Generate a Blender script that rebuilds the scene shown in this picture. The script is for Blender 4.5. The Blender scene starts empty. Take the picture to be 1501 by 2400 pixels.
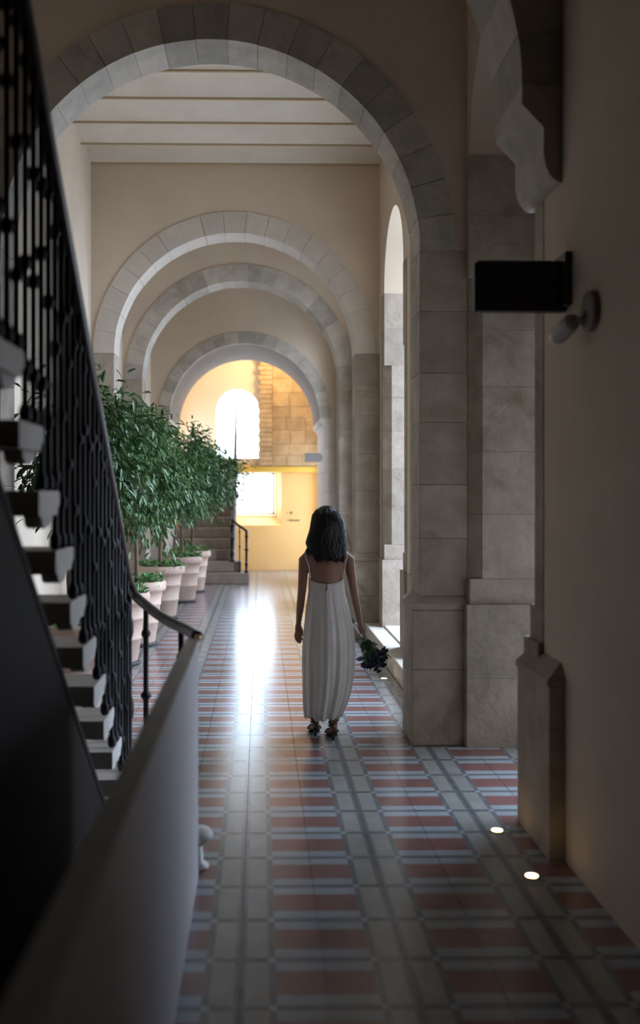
import bpy, math, random
import numpy as np
from mathutils import Vector, Matrix
random.seed(7)
rng = np.random.default_rng(7)
S = bpy.context.scene
COL = S.collection

# ------------------------------------------------------------------ camera, world, exposure
H = 1.68                      # eye height
FPX = 2400 * 35.0 / 36.0      # focal length in pixels of the 1501x2400 frame
FH = FPX * H
VPX, VPY = 610.0, 1160.0      # vanishing point of the corridor
YAW = math.atan(0.0188)
PPX = VPX + FPX * math.tan(YAW)

cam_d = bpy.data.cameras.new('camera')
cam = bpy.data.objects.new('camera', cam_d)
COL.objects.link(cam)
cam.location = (0, 0, H)
cam.rotation_euler = (math.radians(90), 0, -YAW)
cam_d.sensor_fit = 'VERTICAL'
cam_d.sensor_height = 36.0
cam_d.sensor_width = 36.0 * 1501 / 2400
cam_d.lens = 35.0
cam_d.shift_x = (750.5 - PPX) / 2400.0
cam_d.shift_y = (VPY - 1200.0) / 2400.0
cam_d.clip_end = 300
cam_d.dof.use_dof = True
cam_d.dof.focus_distance = 8.2
cam_d.dof.aperture_fstop = 1.25
S.camera = cam

world = bpy.data.worlds.new('world')
S.world = world
world.use_nodes = True
bg = world.node_tree.nodes['Background']
bg.inputs[0].default_value = (0.62, 0.77, 1.0, 1)
bg.inputs[1].default_value = 3.2

S.view_settings.view_transform = 'Standard'
S.view_settings.look = 'None'
S.view_settings.gamma = 1.0
S.view_settings.use_curve_mapping = False
S.view_settings.exposure = 2.25
S.cycles.max_bounces = 10
S.cycles.diffuse_bounces = 7
S.cycles.sample_clamp_indirect = 6.0
S.cycles.caustics_reflective = False
S.cycles.caustics_refractive = False


def project(x, y, z):
    d = x * math.sin(YAW) + y * math.cos(YAW)
    xc = x * math.cos(YAW) - y * math.sin(YAW)
    return PPX + FPX * xc / d, VPY - FPX * (z - H) / d, d


def at(px, py, s):
    """pixel at ground-distance scale s (pixels per eye height) -> world point"""
    return Vector(((px - VPX) / s * H, FH / s, H + (VPY - py) / s * H))


# ------------------------------------------------------------------ materials
MATS = {}


def mat(name, col, rough=0.7, col2=None, scale=6.0, contrast=(0.35, 0.65), bump=0.0, bscale=40.0,
        metal=0.0, spec=0.5, vary=0.0, stain=None, stain_scale=1.3, stain_rng=(0.58, 0.72), emit=None, estr=0.0,
        trans=0.0, coat=0.0, stretch=None, sheen=0.0):
    m = bpy.data.materials.new(name)
    m.use_nodes = True
    nt = m.node_tree
    n, l = nt.nodes, nt.links
    p = n['Principled BSDF']
    p.inputs['Base Color'].default_value = (*col, 1)
    p.inputs['Roughness'].default_value = rough
    p.inputs['Metallic'].default_value = metal
    p.inputs['Specular IOR Level'].default_value = spec
    if coat:
        p.inputs['Coat Weight'].default_value = coat
        p.inputs['Coat Roughness'].default_value = 0.15
    if sheen:
        p.inputs['Sheen Weight'].default_value = sheen
    if trans:
        p.inputs['Transmission Weight'].default_value = trans
    geo = n.new('ShaderNodeNewGeometry')
    vec = geo.outputs['Position']
    if stretch:
        mp = n.new('ShaderNodeMapping')
        mp.inputs['Scale'].default_value = stretch
        l.new(vec, mp.inputs['Vector'])
        vec = mp.outputs['Vector']
    out = None
    if col2:
        nz = n.new('ShaderNodeTexNoise')
        nz.inputs['Scale'].default_value = scale
        nz.inputs['Detail'].default_value = 6
        nz.inputs['Roughness'].default_value = 0.6
        l.new(vec, nz.inputs['Vector'])
        r = n.new('ShaderNodeMapRange')
        r.inputs['From Min'].default_value, r.inputs['From Max'].default_value = contrast
        l.new(nz.outputs['Fac'], r.inputs['Value'])
        mx = n.new('ShaderNodeMix'); mx.data_type = 'RGBA'
        mx.inputs['A'].default_value = (*col, 1)
        mx.inputs['B'].default_value = (*col2, 1)
        l.new(r.outputs['Result'], mx.inputs['Factor'])
        out = mx.outputs['Result']
    if stain:
        nz = n.new('ShaderNodeTexNoise')
        nz.inputs['Scale'].default_value = stain_scale
        nz.inputs['Detail'].default_value = 9
        nz.inputs['Roughness'].default_value = 0.68
        nz.inputs['Distortion'].default_value = 0.6
        l.new(vec, nz.inputs['Vector'])
        r = n.new('ShaderNodeMapRange')
        r.inputs['From Min'].default_value, r.inputs['From Max'].default_value = stain_rng
        l.new(nz.outputs['Fac'], r.inputs['Value'])
        mx = n.new('ShaderNodeMix'); mx.data_type = 'RGBA'
        if out: l.new(out, mx.inputs['A'])
        else: mx.inputs['A'].default_value = (*col, 1)
        mx.inputs['B'].default_value = (*stain, 1)
        l.new(r.outputs['Result'], mx.inputs['Factor'])
        out = mx.outputs['Result']
    if vary:
        oi = n.new('ShaderNodeObjectInfo')
        r = n.new('ShaderNodeMapRange')
        r.inputs['To Min'].default_value, r.inputs['To Max'].default_value = 1 - vary, 1 + vary
        l.new(oi.outputs['Random'], r.inputs['Value'])
        hs = n.new('ShaderNodeHueSaturation')
        if out: l.new(out, hs.inputs['Color'])
        else: hs.inputs['Color'].default_value = (*col, 1)
        l.new(r.outputs['Result'], hs.inputs['Value'])
        out = hs.outputs['Color']
    if out:
        l.new(out, p.inputs['Base Color'])
    if bump:
        nz = n.new('ShaderNodeTexNoise')
        nz.inputs['Scale'].default_value = bscale
        nz.inputs['Detail'].default_value = 5
        l.new(vec, nz.inputs['Vector'])
        b = n.new('ShaderNodeBump')
        b.inputs['Strength'].default_value = bump
        b.inputs['Distance'].default_value = 0.02
        l.new(nz.outputs['Fac'], b.inputs['Height'])
        l.new(b.outputs['Normal'], p.inputs['Normal'])
    if emit:
        p.inputs['Emission Color'].default_value = (*emit, 1)
        p.inputs['Emission Strength'].default_value = estr
    MATS[name] = m
    return m


mat('plaster', (0.60, 0.495, 0.385), 0.85, (0.54, 0.44, 0.34), 1.6, bump=0.06, bscale=18)
mat('plaster_ceiling', (0.62, 0.545, 0.45), 0.85, (0.56, 0.48, 0.39), 2.2, bump=0.05, bscale=14)
mat('stone', (0.39, 0.325, 0.265), 0.8, (0.29, 0.24, 0.185), 5.0, bump=0.25, bscale=22, vary=0.10,
    stain=(0.17, 0.13, 0.085), stain_scale=2.1, stain_rng=(0.53, 0.74))
mat('voussoir_stone', (0.47, 0.415, 0.35), 0.82, (0.36, 0.325, 0.28), 6.0, bump=0.25, bscale=26, vary=0.20,
    stain=(0.30, 0.24, 0.16), stain_scale=3.0, stain_rng=(0.55, 0.78))
mat('smooth_stone', (0.56, 0.50, 0.43), 0.8, (0.49, 0.43, 0.37), 4.0, bump=0.12, bscale=22, vary=0.05)
mat('stone_far', (0.50, 0.46, 0.40), 0.85, (0.44, 0.40, 0.34), 2.0)
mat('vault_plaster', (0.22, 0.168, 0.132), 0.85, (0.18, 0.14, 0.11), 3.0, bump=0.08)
mat('blocker_stone', (0.26, 0.23, 0.20), 0.85, (0.21, 0.18, 0.15), 2.0)  # dark tone of the unseen wall and roof added to block sky
mat('mortar', (0.52, 0.46, 0.38), 0.9)
mat('kerb_stone', (0.60, 0.55, 0.47), 0.65, (0.5, 0.45, 0.38), 5.0, bump=0.1, vary=0.06)
mat('white_marble', (0.80, 0.79, 0.77), 0.45, (0.72, 0.71, 0.69), 5.0, bump=0.04)
mat('paving', (0.62, 0.60, 0.57), 0.8, (0.54, 0.52, 0.49), 1.0)
mat('grout', (0.20, 0.19, 0.19), 0.8)
T = dict(rough=0.21, bump=0.02, bscale=60, vary=0.07, spec=0.85)
mat('tile_red', (0.25, 0.11, 0.10), col2=(0.20, 0.095, 0.09), scale=9, **T)
mat('tile_pale', (0.36, 0.40, 0.44), col2=(0.30, 0.34, 0.38), scale=9, **T)
mat('tile_dark', (0.12, 0.13, 0.15), col2=(0.17, 0.18, 0.19), scale=9, **T)
mat('tile_beige', (0.33, 0.33, 0.31), col2=(0.27, 0.28, 0.27), scale=9, **T)
mat('iron', (0.016, 0.013, 0.014), 0.5, (0.024, 0.020, 0.020), 14, bump=0.15, bscale=60, spec=0.3)
mat('rail_wood', (0.035, 0.022, 0.022), 0.3, spec=0.5)
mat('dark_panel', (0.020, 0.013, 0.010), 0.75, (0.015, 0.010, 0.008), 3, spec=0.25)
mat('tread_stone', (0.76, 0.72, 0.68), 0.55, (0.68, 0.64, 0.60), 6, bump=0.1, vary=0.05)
mat('panel_paint', (0.80, 0.77, 0.80), 0.5, (0.76, 0.73, 0.76), 2)
mat('brass', (0.75, 0.60, 0.30), 0.3, metal=1.0)
mat('sign_black', (0.025, 0.022, 0.02), 0.5)
mat('sign_grey', (0.20, 0.17, 0.15), 0.6)
mat('camera_white', (0.45, 0.42, 0.40), 0.45)
mat('lens_black', (0.01, 0.01, 0.012), 0.15)
mat('lamp_metal', (0.35, 0.33, 0.30), 0.35, metal=1.0)
mat('lamp_glow', (1, 0.8, 0.5), 0.5, emit=(1.0, 0.66, 0.30), estr=3.0)
mat('hall_fill_glow', (1, 0.8, 0.5), 0.5, emit=(1.0, 0.72, 0.38), estr=6.0)  # glow of the unseen fill lamp added in the stair hall
mat('terracotta', (0.60, 0.40, 0.31), 0.75, (0.66, 0.50, 0.41), 4, bump=0.15, bscale=50, vary=0.10,
    stain=(0.72, 0.60, 0.50), stain_scale=3.0, stain_rng=(0.55, 0.75))
mat('soil', (0.06, 0.04, 0.03), 0.95, bump=0.5, bscale=60)
mat('saucer', (0.05, 0.05, 0.055), 0.6)
mat('bark', (0.20, 0.13, 0.08), 0.85, (0.13, 0.085, 0.055), 20, bump=0.5, bscale=40)
mat('leaf', (0.055, 0.13, 0.045), 0.33, (0.10, 0.20, 0.06), 5, spec=0.6)
mat('ground_leaf', (0.11, 0.26, 0.08), 0.4, (0.18, 0.36, 0.12), 9, spec=0.5)
mat('yellow_paint', (0.88, 0.57, 0.235), 0.75, (0.83, 0.53, 0.21), 1.5, bump=0.03)
mat('cream_paint', (0.85, 0.74, 0.57), 0.8, (0.80, 0.68, 0.50), 1.3, bump=0.04)
mat('warm_stone', (0.47, 0.34, 0.20), 0.85, (0.35, 0.25, 0.14), 5, bump=0.3, vary=0.14)
mat('beam_yellow', (0.85, 0.55, 0.10), 0.6)
mat('white_frame', (0.85, 0.85, 0.83), 0.5)
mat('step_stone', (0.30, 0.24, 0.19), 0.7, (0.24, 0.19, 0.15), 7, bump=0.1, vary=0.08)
mat('skin', (0.31, 0.165, 0.11), 0.5, (0.28, 0.145, 0.098), 12, spec=0.4)
mat('hair', (0.006, 0.0045, 0.006), 0.42, (0.010, 0.007, 0.009), 60, stretch=(1, 1, 0.1), spec=0.3)
mat('dress', (0.66, 0.62, 0.59), 0.8, (0.62, 0.58, 0.55), 8, sheen=0.3, bump=0.05, bscale=160)
mat('sandal', (0.015, 0.013, 0.014), 0.35)
mat('eye_white', (0.8, 0.8, 0.78), 0.3)
mat('lips', (0.45, 0.13, 0.12), 0.45)
mat('ribbon', (0.82, 0.83, 0.86), 0.5)
mat('stem_green', (0.05, 0.11, 0.035), 0.6)
mat('flower_blue', (0.07, 0.06, 0.22), 0.7, (0.12, 0.10, 0.32), 30)
mat('flower_dark', (0.03, 0.025, 0.07), 0.7, (0.05, 0.03, 0.10), 30)
mat('mark_dark', (0.16, 0.10, 0.05), 0.7)
mat('rust', (0.42, 0.32, 0.20), 0.8)

g = bpy.data.materials.new('glass')
g.use_nodes = True
gn, gl = g.node_tree.nodes, g.node_tree.links
gn.remove(gn['Principled BSDF'])
tb = gn.new('ShaderNodeBsdfTransparent'); tb.inputs[0].default_value = (0.94, 0.97, 0.96, 1)
gb = gn.new('ShaderNodeBsdfGlossy'); gb.inputs['Roughness'].default_value = 0.03
ms = gn.new('ShaderNodeMixShader'); ms.inputs[0].default_value = 0.07
gl.new(tb.outputs[0], ms.inputs[1]); gl.new(gb.outputs[0], ms.inputs[2])
gl.new(ms.outputs[0], gn['Material Output'].inputs['Surface'])
MATS['glass'] = g

# ------------------------------------------------------------------ mesh helpers


def wloc(o):
    v = Vector((0, 0, 0))
    while o is not None:
        v = v + o.location
        o = o.parent
    return v


class MB:
    def __init__(self):
        self.v, self.f, self.m = [], [], []

    def add(self, vs, fs, mi=0):
        b = len(self.v)
        self.v.extend([tuple(p) for p in vs])
        for q in fs:
            self.f.append(tuple(b + i for i in q)); self.m.append(mi)

    def box(self, x0, x1, y0, y1, z0, z1, mi=0):
        self.add([(x0, y0, z0), (x1, y0, z0), (x1, y1, z0), (x0, y1, z0), (x0, y0, z1), (x1, y0, z1), (x1, y1, z1), (x0, y1, z1)],
                 [(3, 2, 1, 0), (4, 5, 6, 7), (0, 1, 5, 4), (1, 2, 6, 5), (2, 3, 7, 6), (3, 0, 4, 7)], mi)

    def prism(self, poly, a0, a1, axis='z', mi=0):
        """extrude a polygon; axis z: poly is (x,y); axis y: poly is (x,z); axis x: poly is (y,z)"""
        n = len(poly)
        def P(p, a):
            return (p[0], p[1], a) if axis == 'z' else ((p[0], a, p[1]) if axis == 'y' else (a, p[0], p[1]))
        vs = [P(p, a0) for p in poly] + [P(p, a1) for p in poly]
        fs = [tuple(range(n))[::-1], tuple(range(n, 2 * n))] + [(i, (i + 1) % n, n + (i + 1) % n, n + i) for i in range(n)]
        self.add(vs, fs, mi)

    def tube(self, pts, radii, n=8, mi=0, ry=None, cap=True):
        pts = [Vector(p) for p in pts]
        if not hasattr(radii, '__len__'): radii = [radii] * len(pts)
        rings = []
        up = None
        for i, p in enumerate(pts):
            a = pts[max(i - 1, 0)]; b = pts[min(i + 1, len(pts) - 1)]
            t = (b - a).normalized()
            if up is None:
                up = Vector((0, 1, 0)) if abs(t.y) < 0.8 else Vector((1, 0, 0))
            u = (up - t * up.dot(t)).normalized()
            w = t.cross(u)
            up = u
            r = radii[i]
            rr = r * (ry if ry else 1.0)
            rings.append([p + u * (math.cos(2 * math.pi * k / n) * rr) + w * (math.sin(2 * math.pi * k / n) * r) for k in range(n)])
        vs = [q for r in rings for q in r]
        fs = []
        for i in range(len(rings) - 1):
            for k in range(n):
                fs.append((i * n + k, i * n + (k + 1) % n, (i + 1) * n + (k + 1) % n, (i + 1) * n + k))
        if cap:
            fs.append(tuple(range(n))[::-1]); fs.append(tuple(range((len(rings) - 1) * n, len(rings) * n)))
        self.add(vs, fs, mi)

    def lathe(self, prof, c=(0, 0, 0), n=20, mi=0):
        vs, fs = [], []
        for r, z in prof:
            for k in range(n):
                a = 2 * math.pi * k / n
                vs.append((c[0] + r * math.cos(a), c[1] + r * math.sin(a), c[2] + z))
        for i in range(len(prof) - 1):
            for k in range(n):
                fs.append((i * n + k, i * n + (k + 1) % n, (i + 1) * n + (k + 1) % n, (i + 1) * n + k))
        fs.append(tuple(range(n))[::-1]); fs.append(tuple(range((len(prof) - 1) * n, len(prof) * n)))
        self.add(vs, fs, mi)

    def rings(self, rings, close=True, cap=True, mi=0):
        n = len(rings[0]); b = []
        for r in rings: b.extend(r)
        fs = []
        for i in range(len(rings) - 1):
            for k in range(n if close else n - 1):
                fs.append((i * n + k, i * n + (k + 1) % n, (i + 1) * n + (k + 1) % n, (i + 1) * n + k))
        if cap:
            fs.append(tuple(range(n))[::-1]); fs.append(tuple(range((len(rings) - 1) * n, len(rings) * n)))
        self.add(b, fs, mi)

    def ball(self, c, r, n=10, m=7, mi=0, sc=(1, 1, 1)):
        vs, fs = [], []
        rr = []
        for i in range(1, m):
            t = math.pi * i / m
            rr.append([(c[0] + sc[0] * r * math.sin(t) * math.cos(2 * math.pi * k / n), c[1] + sc[1] * r * math.sin(t) * math.sin(2 * math.pi * k / n),
                        c[2] - sc[2] * r * math.cos(t)) for k in range(n)])
        self.rings(rr, True, True, mi)

    def mesh(self, name, mats, off=(0, 0, 0), smooth=False):
        me = bpy.data.meshes.new(name)
        off = Vector(off)
        me.from_pydata([(p[0] - off.x, p[1] - off.y, p[2] - off.z) for p in self.v], [], self.f)
        if isinstance(mats, str): mats = [mats]
        for k in mats: me.materials.append(MATS[k])
        if len(mats) > 1:
            me.polygons.foreach_set('material_index', self.m)
        if smooth:
            me.polygons.foreach_set('use_smooth', [True] * len(me.polygons))
        me.update()
        return me

    def build(self, name, mats, parent=None, loc=None, smooth=False):
        """verts are world coordinates; the object's origin is put at loc (default: parent's origin)"""
        base = wloc(parent)
        o_loc = Vector(loc) if loc is not None else base
        me = self.mesh(name, mats, o_loc, smooth)
        o = bpy.data.objects.new(name, me)
        COL.objects.link(o)
        o.parent = parent
        o.location = o_loc - base
        return o


def tag(o, label=None, cat=None, group=None, kind=None):
    if label: o['label'] = label
    if cat: o['category'] = cat
    if group: o['group'] = group
    if kind: o['kind'] = kind
    return o


def thing(name, loc, label, cat, group=None):
    o = bpy.data.objects.new(name, None)
    COL.objects.link(o)
    o.empty_display_size = 0.1
    o.location = loc
    return tag(o, label, cat, group)


def inst(name, me, parent, world, rotz=0.0, scale=None):
    o = bpy.data.objects.new(name, me)
    COL.objects.link(o)
    o.parent = parent
    o.location = Vector(world) - wloc(parent)
    o.rotation_euler.z = rotz
    if scale: o.scale = scale
    return o


def block(x0, x1, y0, y1, z0, z1, c=0.006):
    c = min(c, 0.0035) if z1 - z0 > 0.22 else c
    """stone with chamfered arrises"""
    m = MB()
    def ring(i, z):
        return [(x0 + i, y0 + c, z), (x0 + c, y0 + i, z), (x1 - c, y0 + i, z), (x1 - i, y0 + c, z),
                (x1 - i, y1 - c, z), (x1 - c, y1 - i, z), (x0 + c, y1 - i, z), (x0 + i, y1 - c, z)]
    m.rings([ring(c, z0), ring(0, z0 + c), ring(0, z1 - c), ring(c, z1)])
    return m


def smooth_by_angle(o):
    me = o.data
    me.polygons.foreach_set('use_smooth', [True] * len(me.polygons))
    try:
        me.set_sharp_from_angle(angle=math.radians(40))
    except Exception:
        pass


# ------------------------------------------------------------------ the setting: dimensions
XL, XR = -1.97, 1.40          # corridor wall faces
TH = 0.80                     # outer wall thickness
ZC = 5.54                     # ceiling
YB, YF = -7.0, 22.2           # back and far ends
# cross arches: (y0, y1, centre x, radius, springing z)
ARCH = [(4.60, 5.10, -0.20, 1.414, 3.58), (6.70, 7.07, -0.33, 1.407, 3.33), (11.63, 12.03, -0.294, 1.407, 3.33),
        (14.25, 14.70, -0.275, 1.407, 3.33), (17.90, 20.10, -0.276, 1.35, 3.05)]
# arched openings of the right wall: (y0, y1, sill z)
OPEN_R = [(5.12, 6.62, 0.0), (7.50, 9.00, 0.19), (9.70, 11.20, 0.19), (12.40, 13.90, 0.19), (16.10, 17.55, 0.19), (20.30, 21.10, 0.5)]
SPR = 3.95

# ---- floor with tiles
TW, TL = 0.2975, 0.337
TX0, TY0 = -0.069, 4.27
floor_mb = MB()
floor_mb.box(XL - 0.2, XR + TH, YB - 0.3, YF + 0.5, -0.15, -0.012)
floor = tag(floor_mb.build('floor', 'grout'), 'glossy patterned cement tile floor of the corridor', None, None, 'structure')


def tile_mesh(mirror):
    us = [0.0012, 0.02, 0.10, 0.125, TW - 0.0012]
    vs_ = [0.0012, 0.018, 0.085, 0.252, 0.319, TL - 0.0012]
    m = MB()
    def U(u): return (TW - u) if mirror else u
    def cellmat(i, j):
        if i == 0: return 2
        if i == 1: return 2 if j in (0, 4) else 3
        if i == 2: return 2 if j in (1, 2, 3) else 1
        return 0 if j == 2 else (2 if j in (0, 4) else 1)
    grid = [[len(m.v) + 0 for _ in vs_] for _ in us]
    pts = []
    for i, u in enumerate(us):
        for j, v in enumerate(vs_):
            pts.append((U(u) - TW / 2, v - TL / 2, 0.0))
    nv = len(vs_)
    m.v = pts[:]
    for i in range(len(us) - 1):
        for j in range(nv - 1):
            q = (i * nv + j, (i + 1) * nv + j, (i + 1) * nv + j + 1, i * nv + j + 1)
            m.f.append(q[::-1] if mirror else q); m.m.append(cellmat(i, j))
    u0, u1, v0, v1 = us[0], us[-1], vs_[0], vs_[-1]
    x0, x1 = sorted((U(u0) - TW / 2, U(u1) - TW / 2)); y0, y1 = v0 - TL / 2, v1 - TL / 2
    m.add([(x0, y0, -0.012), (x1, y0, -0.012), (x1, y1, -0.012), (x0, y1, -0.012), (x0, y0, 0), (x1, y0, 0), (x1, y1, 0), (x0, y1, 0)],
          [(0, 1, 5, 4), (1, 2, 6, 5), (2, 3, 7, 6), (3, 0, 4, 7)], 2)
    return m


TILE_M = ['tile_red', 'tile_pale', 'tile_dark', 'tile_beige']
tmb = [tile_mesh(False), tile_mesh(True)]
tme = [t.mesh('tile', TILE_M) for t in tmb]
cells = []
for k in range(-7, 8):
    for r in range(-33, 54):
        cx, cy = TX0 + (k + 0.5) * TW, TY0 + (r + 0.5) * TL
        if cx < XL - 0.05 or cy < YB + 0.1 or cy > YF: continue
        if cx > XR + 0.05 and not (5.0 < cy < 6.75 and cx < XR + TH + 0.1): continue
        area = 0
        if cy > 1.0:
            px, py, d = project(cx, cy, 0)
            vis = -20 < px < 1520 and 1300 < py < 2420
            if cy < 4.5 and cx < -0.3: vis = False
            if cy < 4.4 and cx > XR: vis = False
            area = 1 / d ** 3 if vis else 0
        cells.append((area, k % 2, cx, cy))
cells.sort(key=lambda c: -c[0])
for a, par, cx, cy in cells[:290]:
    inst('tile', tme[par], floor, (cx, cy, random.uniform(-0.0004, 0.0004)))
rest = MB()
for a, par, cx, cy in cells[290:]:
    b = len(rest.v)
    t = tmb[par]
    rest.v.extend([(x + cx, y + cy, z) for x, y, z in t.v])
    rest.f.extend([tuple(i + b for i in q) for q in t.f]); rest.m.extend(t.m)
tag(rest.build('tile_field', TILE_M, floor), None, None, None, 'stuff')

# outside ground to the right of the arcade
m = MB(); m.box(XR + TH, 26, -8, 34, -0.3, -0.02)
tag(m.build('terrace_ground', 'paving'), 'pale paved ground outside the arcade openings', None, None, 'structure')

# unseen blocks added outside: courtyard wall limits sky, wing and roof shade the doorway
m = MB()
m.box(13.0, 14.0, -8, 2.5, -0.02, 6.0); m.box(13.0, 14.0, 9.5, 34, -0.02, 3.6)
ob = tag(m.build('wall_added_across', 'stone_far'), 'unseen pale wall added across the courtyard to limit sky light', None, None, 'structure')
m = MB()
m.box(XR + TH + 0.002, 12.0, 2.6, 4.86, -0.02, 7.5)
m.box(XR + TH + 0.002, 4.8, 4.86, 7.2, 2.80, 3.05); m.box(XR + TH + 0.002, 2.5, 4.86, 7.2, 3.05, 5.0)
tag(m.build('wall_sky_blocker', 'blocker_stone'), 'unseen dark wall and roof added outside to cut doorway light', None, None, 'structure')

# ---- walls with openings


def arched_wall(name, x0, x1, ya, yb, ztop, openings, material, label):
    """wall slab in the x0..x1 range along y, openings = (y0,y1,sill,springing,lining)"""
    m = MB()
    cur = ya
    for (a, b, sill, spr, lin) in sorted(openings):
        m.box(x0, x1, cur, a - lin, 0, ztop)
        if sill > 0: m.box(x0, x1, a - lin, b + lin, 0, sill)
        if lin > 0:
            m.box(x0, x1, a - lin, a, spr, ztop); m.box(x0, x1, b, b + lin, spr, ztop)
        r = (b - a) / 2; c = (a + b) / 2; n = 28
        for i in range(n):
            t0, t1 = math.pi * i / n, math.pi * (i + 1) / n
            p0 = (c - r * math.cos(t0), spr + r * math.sin(t0)); p1 = (c - r * math.cos(t1), spr + r * math.sin(t1))
            m.prism([p0, p1, (p1[0], ztop), (p0[0], ztop)], x0, x1, 'x')
        cur = b + lin
    m.box(x0, x1, cur, yb, 0, ztop)
    return tag(m.build(name, material), label, None, None, 'structure')


LIN = 0.24
ZT = ZC + 0.35
wall_right = arched_wall('wall_right', XR, XR + TH, YB, 17.85, ZT, [(a, b, s, SPR, LIN) for a, b, s in OPEN_R[:5]], 'plaster',
                         'right corridor wall with tall arched openings')
wall_left = MB(); wall_left.box(XL - 0.5, XL, YB, 17.85, 0, ZT)
wall_left = tag(wall_left.build('wall_left', 'plaster'), 'plain plastered left corridor wall behind the potted trees', None, None, 'structure')
wall_hall_r = arched_wall('wall_hall_right', XR, XR + TH, 17.85, YF + 0.5, ZT, [(20.40, 21.90, 0.3, 2.4, 0.0)], 'cream_paint', 'cream right wall of the stair hall at the end')
wall_hall_l = arched_wall('wall_hall_left', XL - 0.5, XL, 17.85, YF + 0.5, ZT, [(20.40, 21.90, 0.3, 2.4, 0.0)], 'cream_paint', 'cream left wall of the stair hall at the end')
m = MB(); m.box(XL - 0.5, XR + TH, YB - 0.4, YB, 0, ZT)  # closes the unseen back end; dark colour chosen to absorb bounce light
tag(m.build('wall_back', 'dark_panel'), 'unseen wall behind the viewpoint, made dark to cut bounce light', None, None, 'structure')

m = MB(); m.box(XR - 0.03, XR - 0.001, YB, 0.4, 0, ZC); m.box(XL + 0.0005, XL + 0.0018, YB, 4.55, 0, ZC)  # thin dark lining added out of view to reduce bounce on near walls
tag(m.build('trim_4', 'dark_panel'), 'unseen dark lining added near the viewpoint to cut bounce light', None, None, 'structure')
# jamb linings: coursed stone blocks with a chamfered arris towards the corridor
def jamb(a, far, sill):
    """far: the jamb faces the viewer (-y side of the block is the reveal)"""
    zs = [sill, 0.46, 0.95, 1.12, 1.55, 1.97, 2.40, 2.78, 3.14, 3.55, SPR]
    zs = [z for z in zs if z >= sill]
    if zs[0] != sill: zs = [sill] + zs
    for i in range(len(zs) - 1):
        z0, z1 = zs[i] + 0.0008, zs[i + 1] - 0.0008
        y0, y1 = (a, a + LIN) if far else (a - LIN, a)
        sgn = 1 if far else -1
        pr = 0.035 if z1 <= 0.955 else random.uniform(0, 0.004)
        ye = a - sgn * pr          # reveal surface
        yo = a + sgn * LIN
        x0, x1 = XR - (0.03 if z1 <= 0.955 else 0.004), XR + TH + 0.002
        ch = 0.09 if 1.11 <= zs[i] < 3.10 else 0.006
        poly = [(x0 + ch, ye), (x1, ye), (x1, yo), (x0, yo), (x0, ye + sgn * ch)]
        if not far: poly = poly[::-1]
        mm = MB(); mm.prism(poly, z0, z1)
        mm.build('stone_block', 'stone', wall_right)


for a, b, s in OPEN_R[:5]:
    jamb(b, True, s); jamb(a, False, s)

# kerb step along the openings
def kerb(ya, yb, no):
    n = max(2, round((yb - ya) / 0.9))
    root = tag(block(XR - 0.165, XR - 0.005, ya, yb, 0.0, 0.15).build('trim_%d' % no, 'kerb_stone'), 'low stone kerb along the foot of the arcade openings', None, None, 'structure')
    for i in range(n):
        y0 = ya + (yb - ya) * i / n; y1 = ya + (yb - ya) * (i + 1) / n
        block(XR - 0.18, XR - 0.002, y0 + 0.002, y1 - 0.002, 0.15, 0.19).build('kerb_slab', 'kerb_stone', root)
kerb(7.12, 11.58, 1); kerb(12.08, 14.2, 2); kerb(14.75, 17.85, 3)
for i, (a, b, s) in enumerate(OPEN_R[1:5]):
    block(XR + 0.0, XR + TH + 0.05, a - 0.002, b + 0.002, s, s + 0.02).build('sill_slab', 'white_marble', wall_right)

# ---- cross arches


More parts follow.
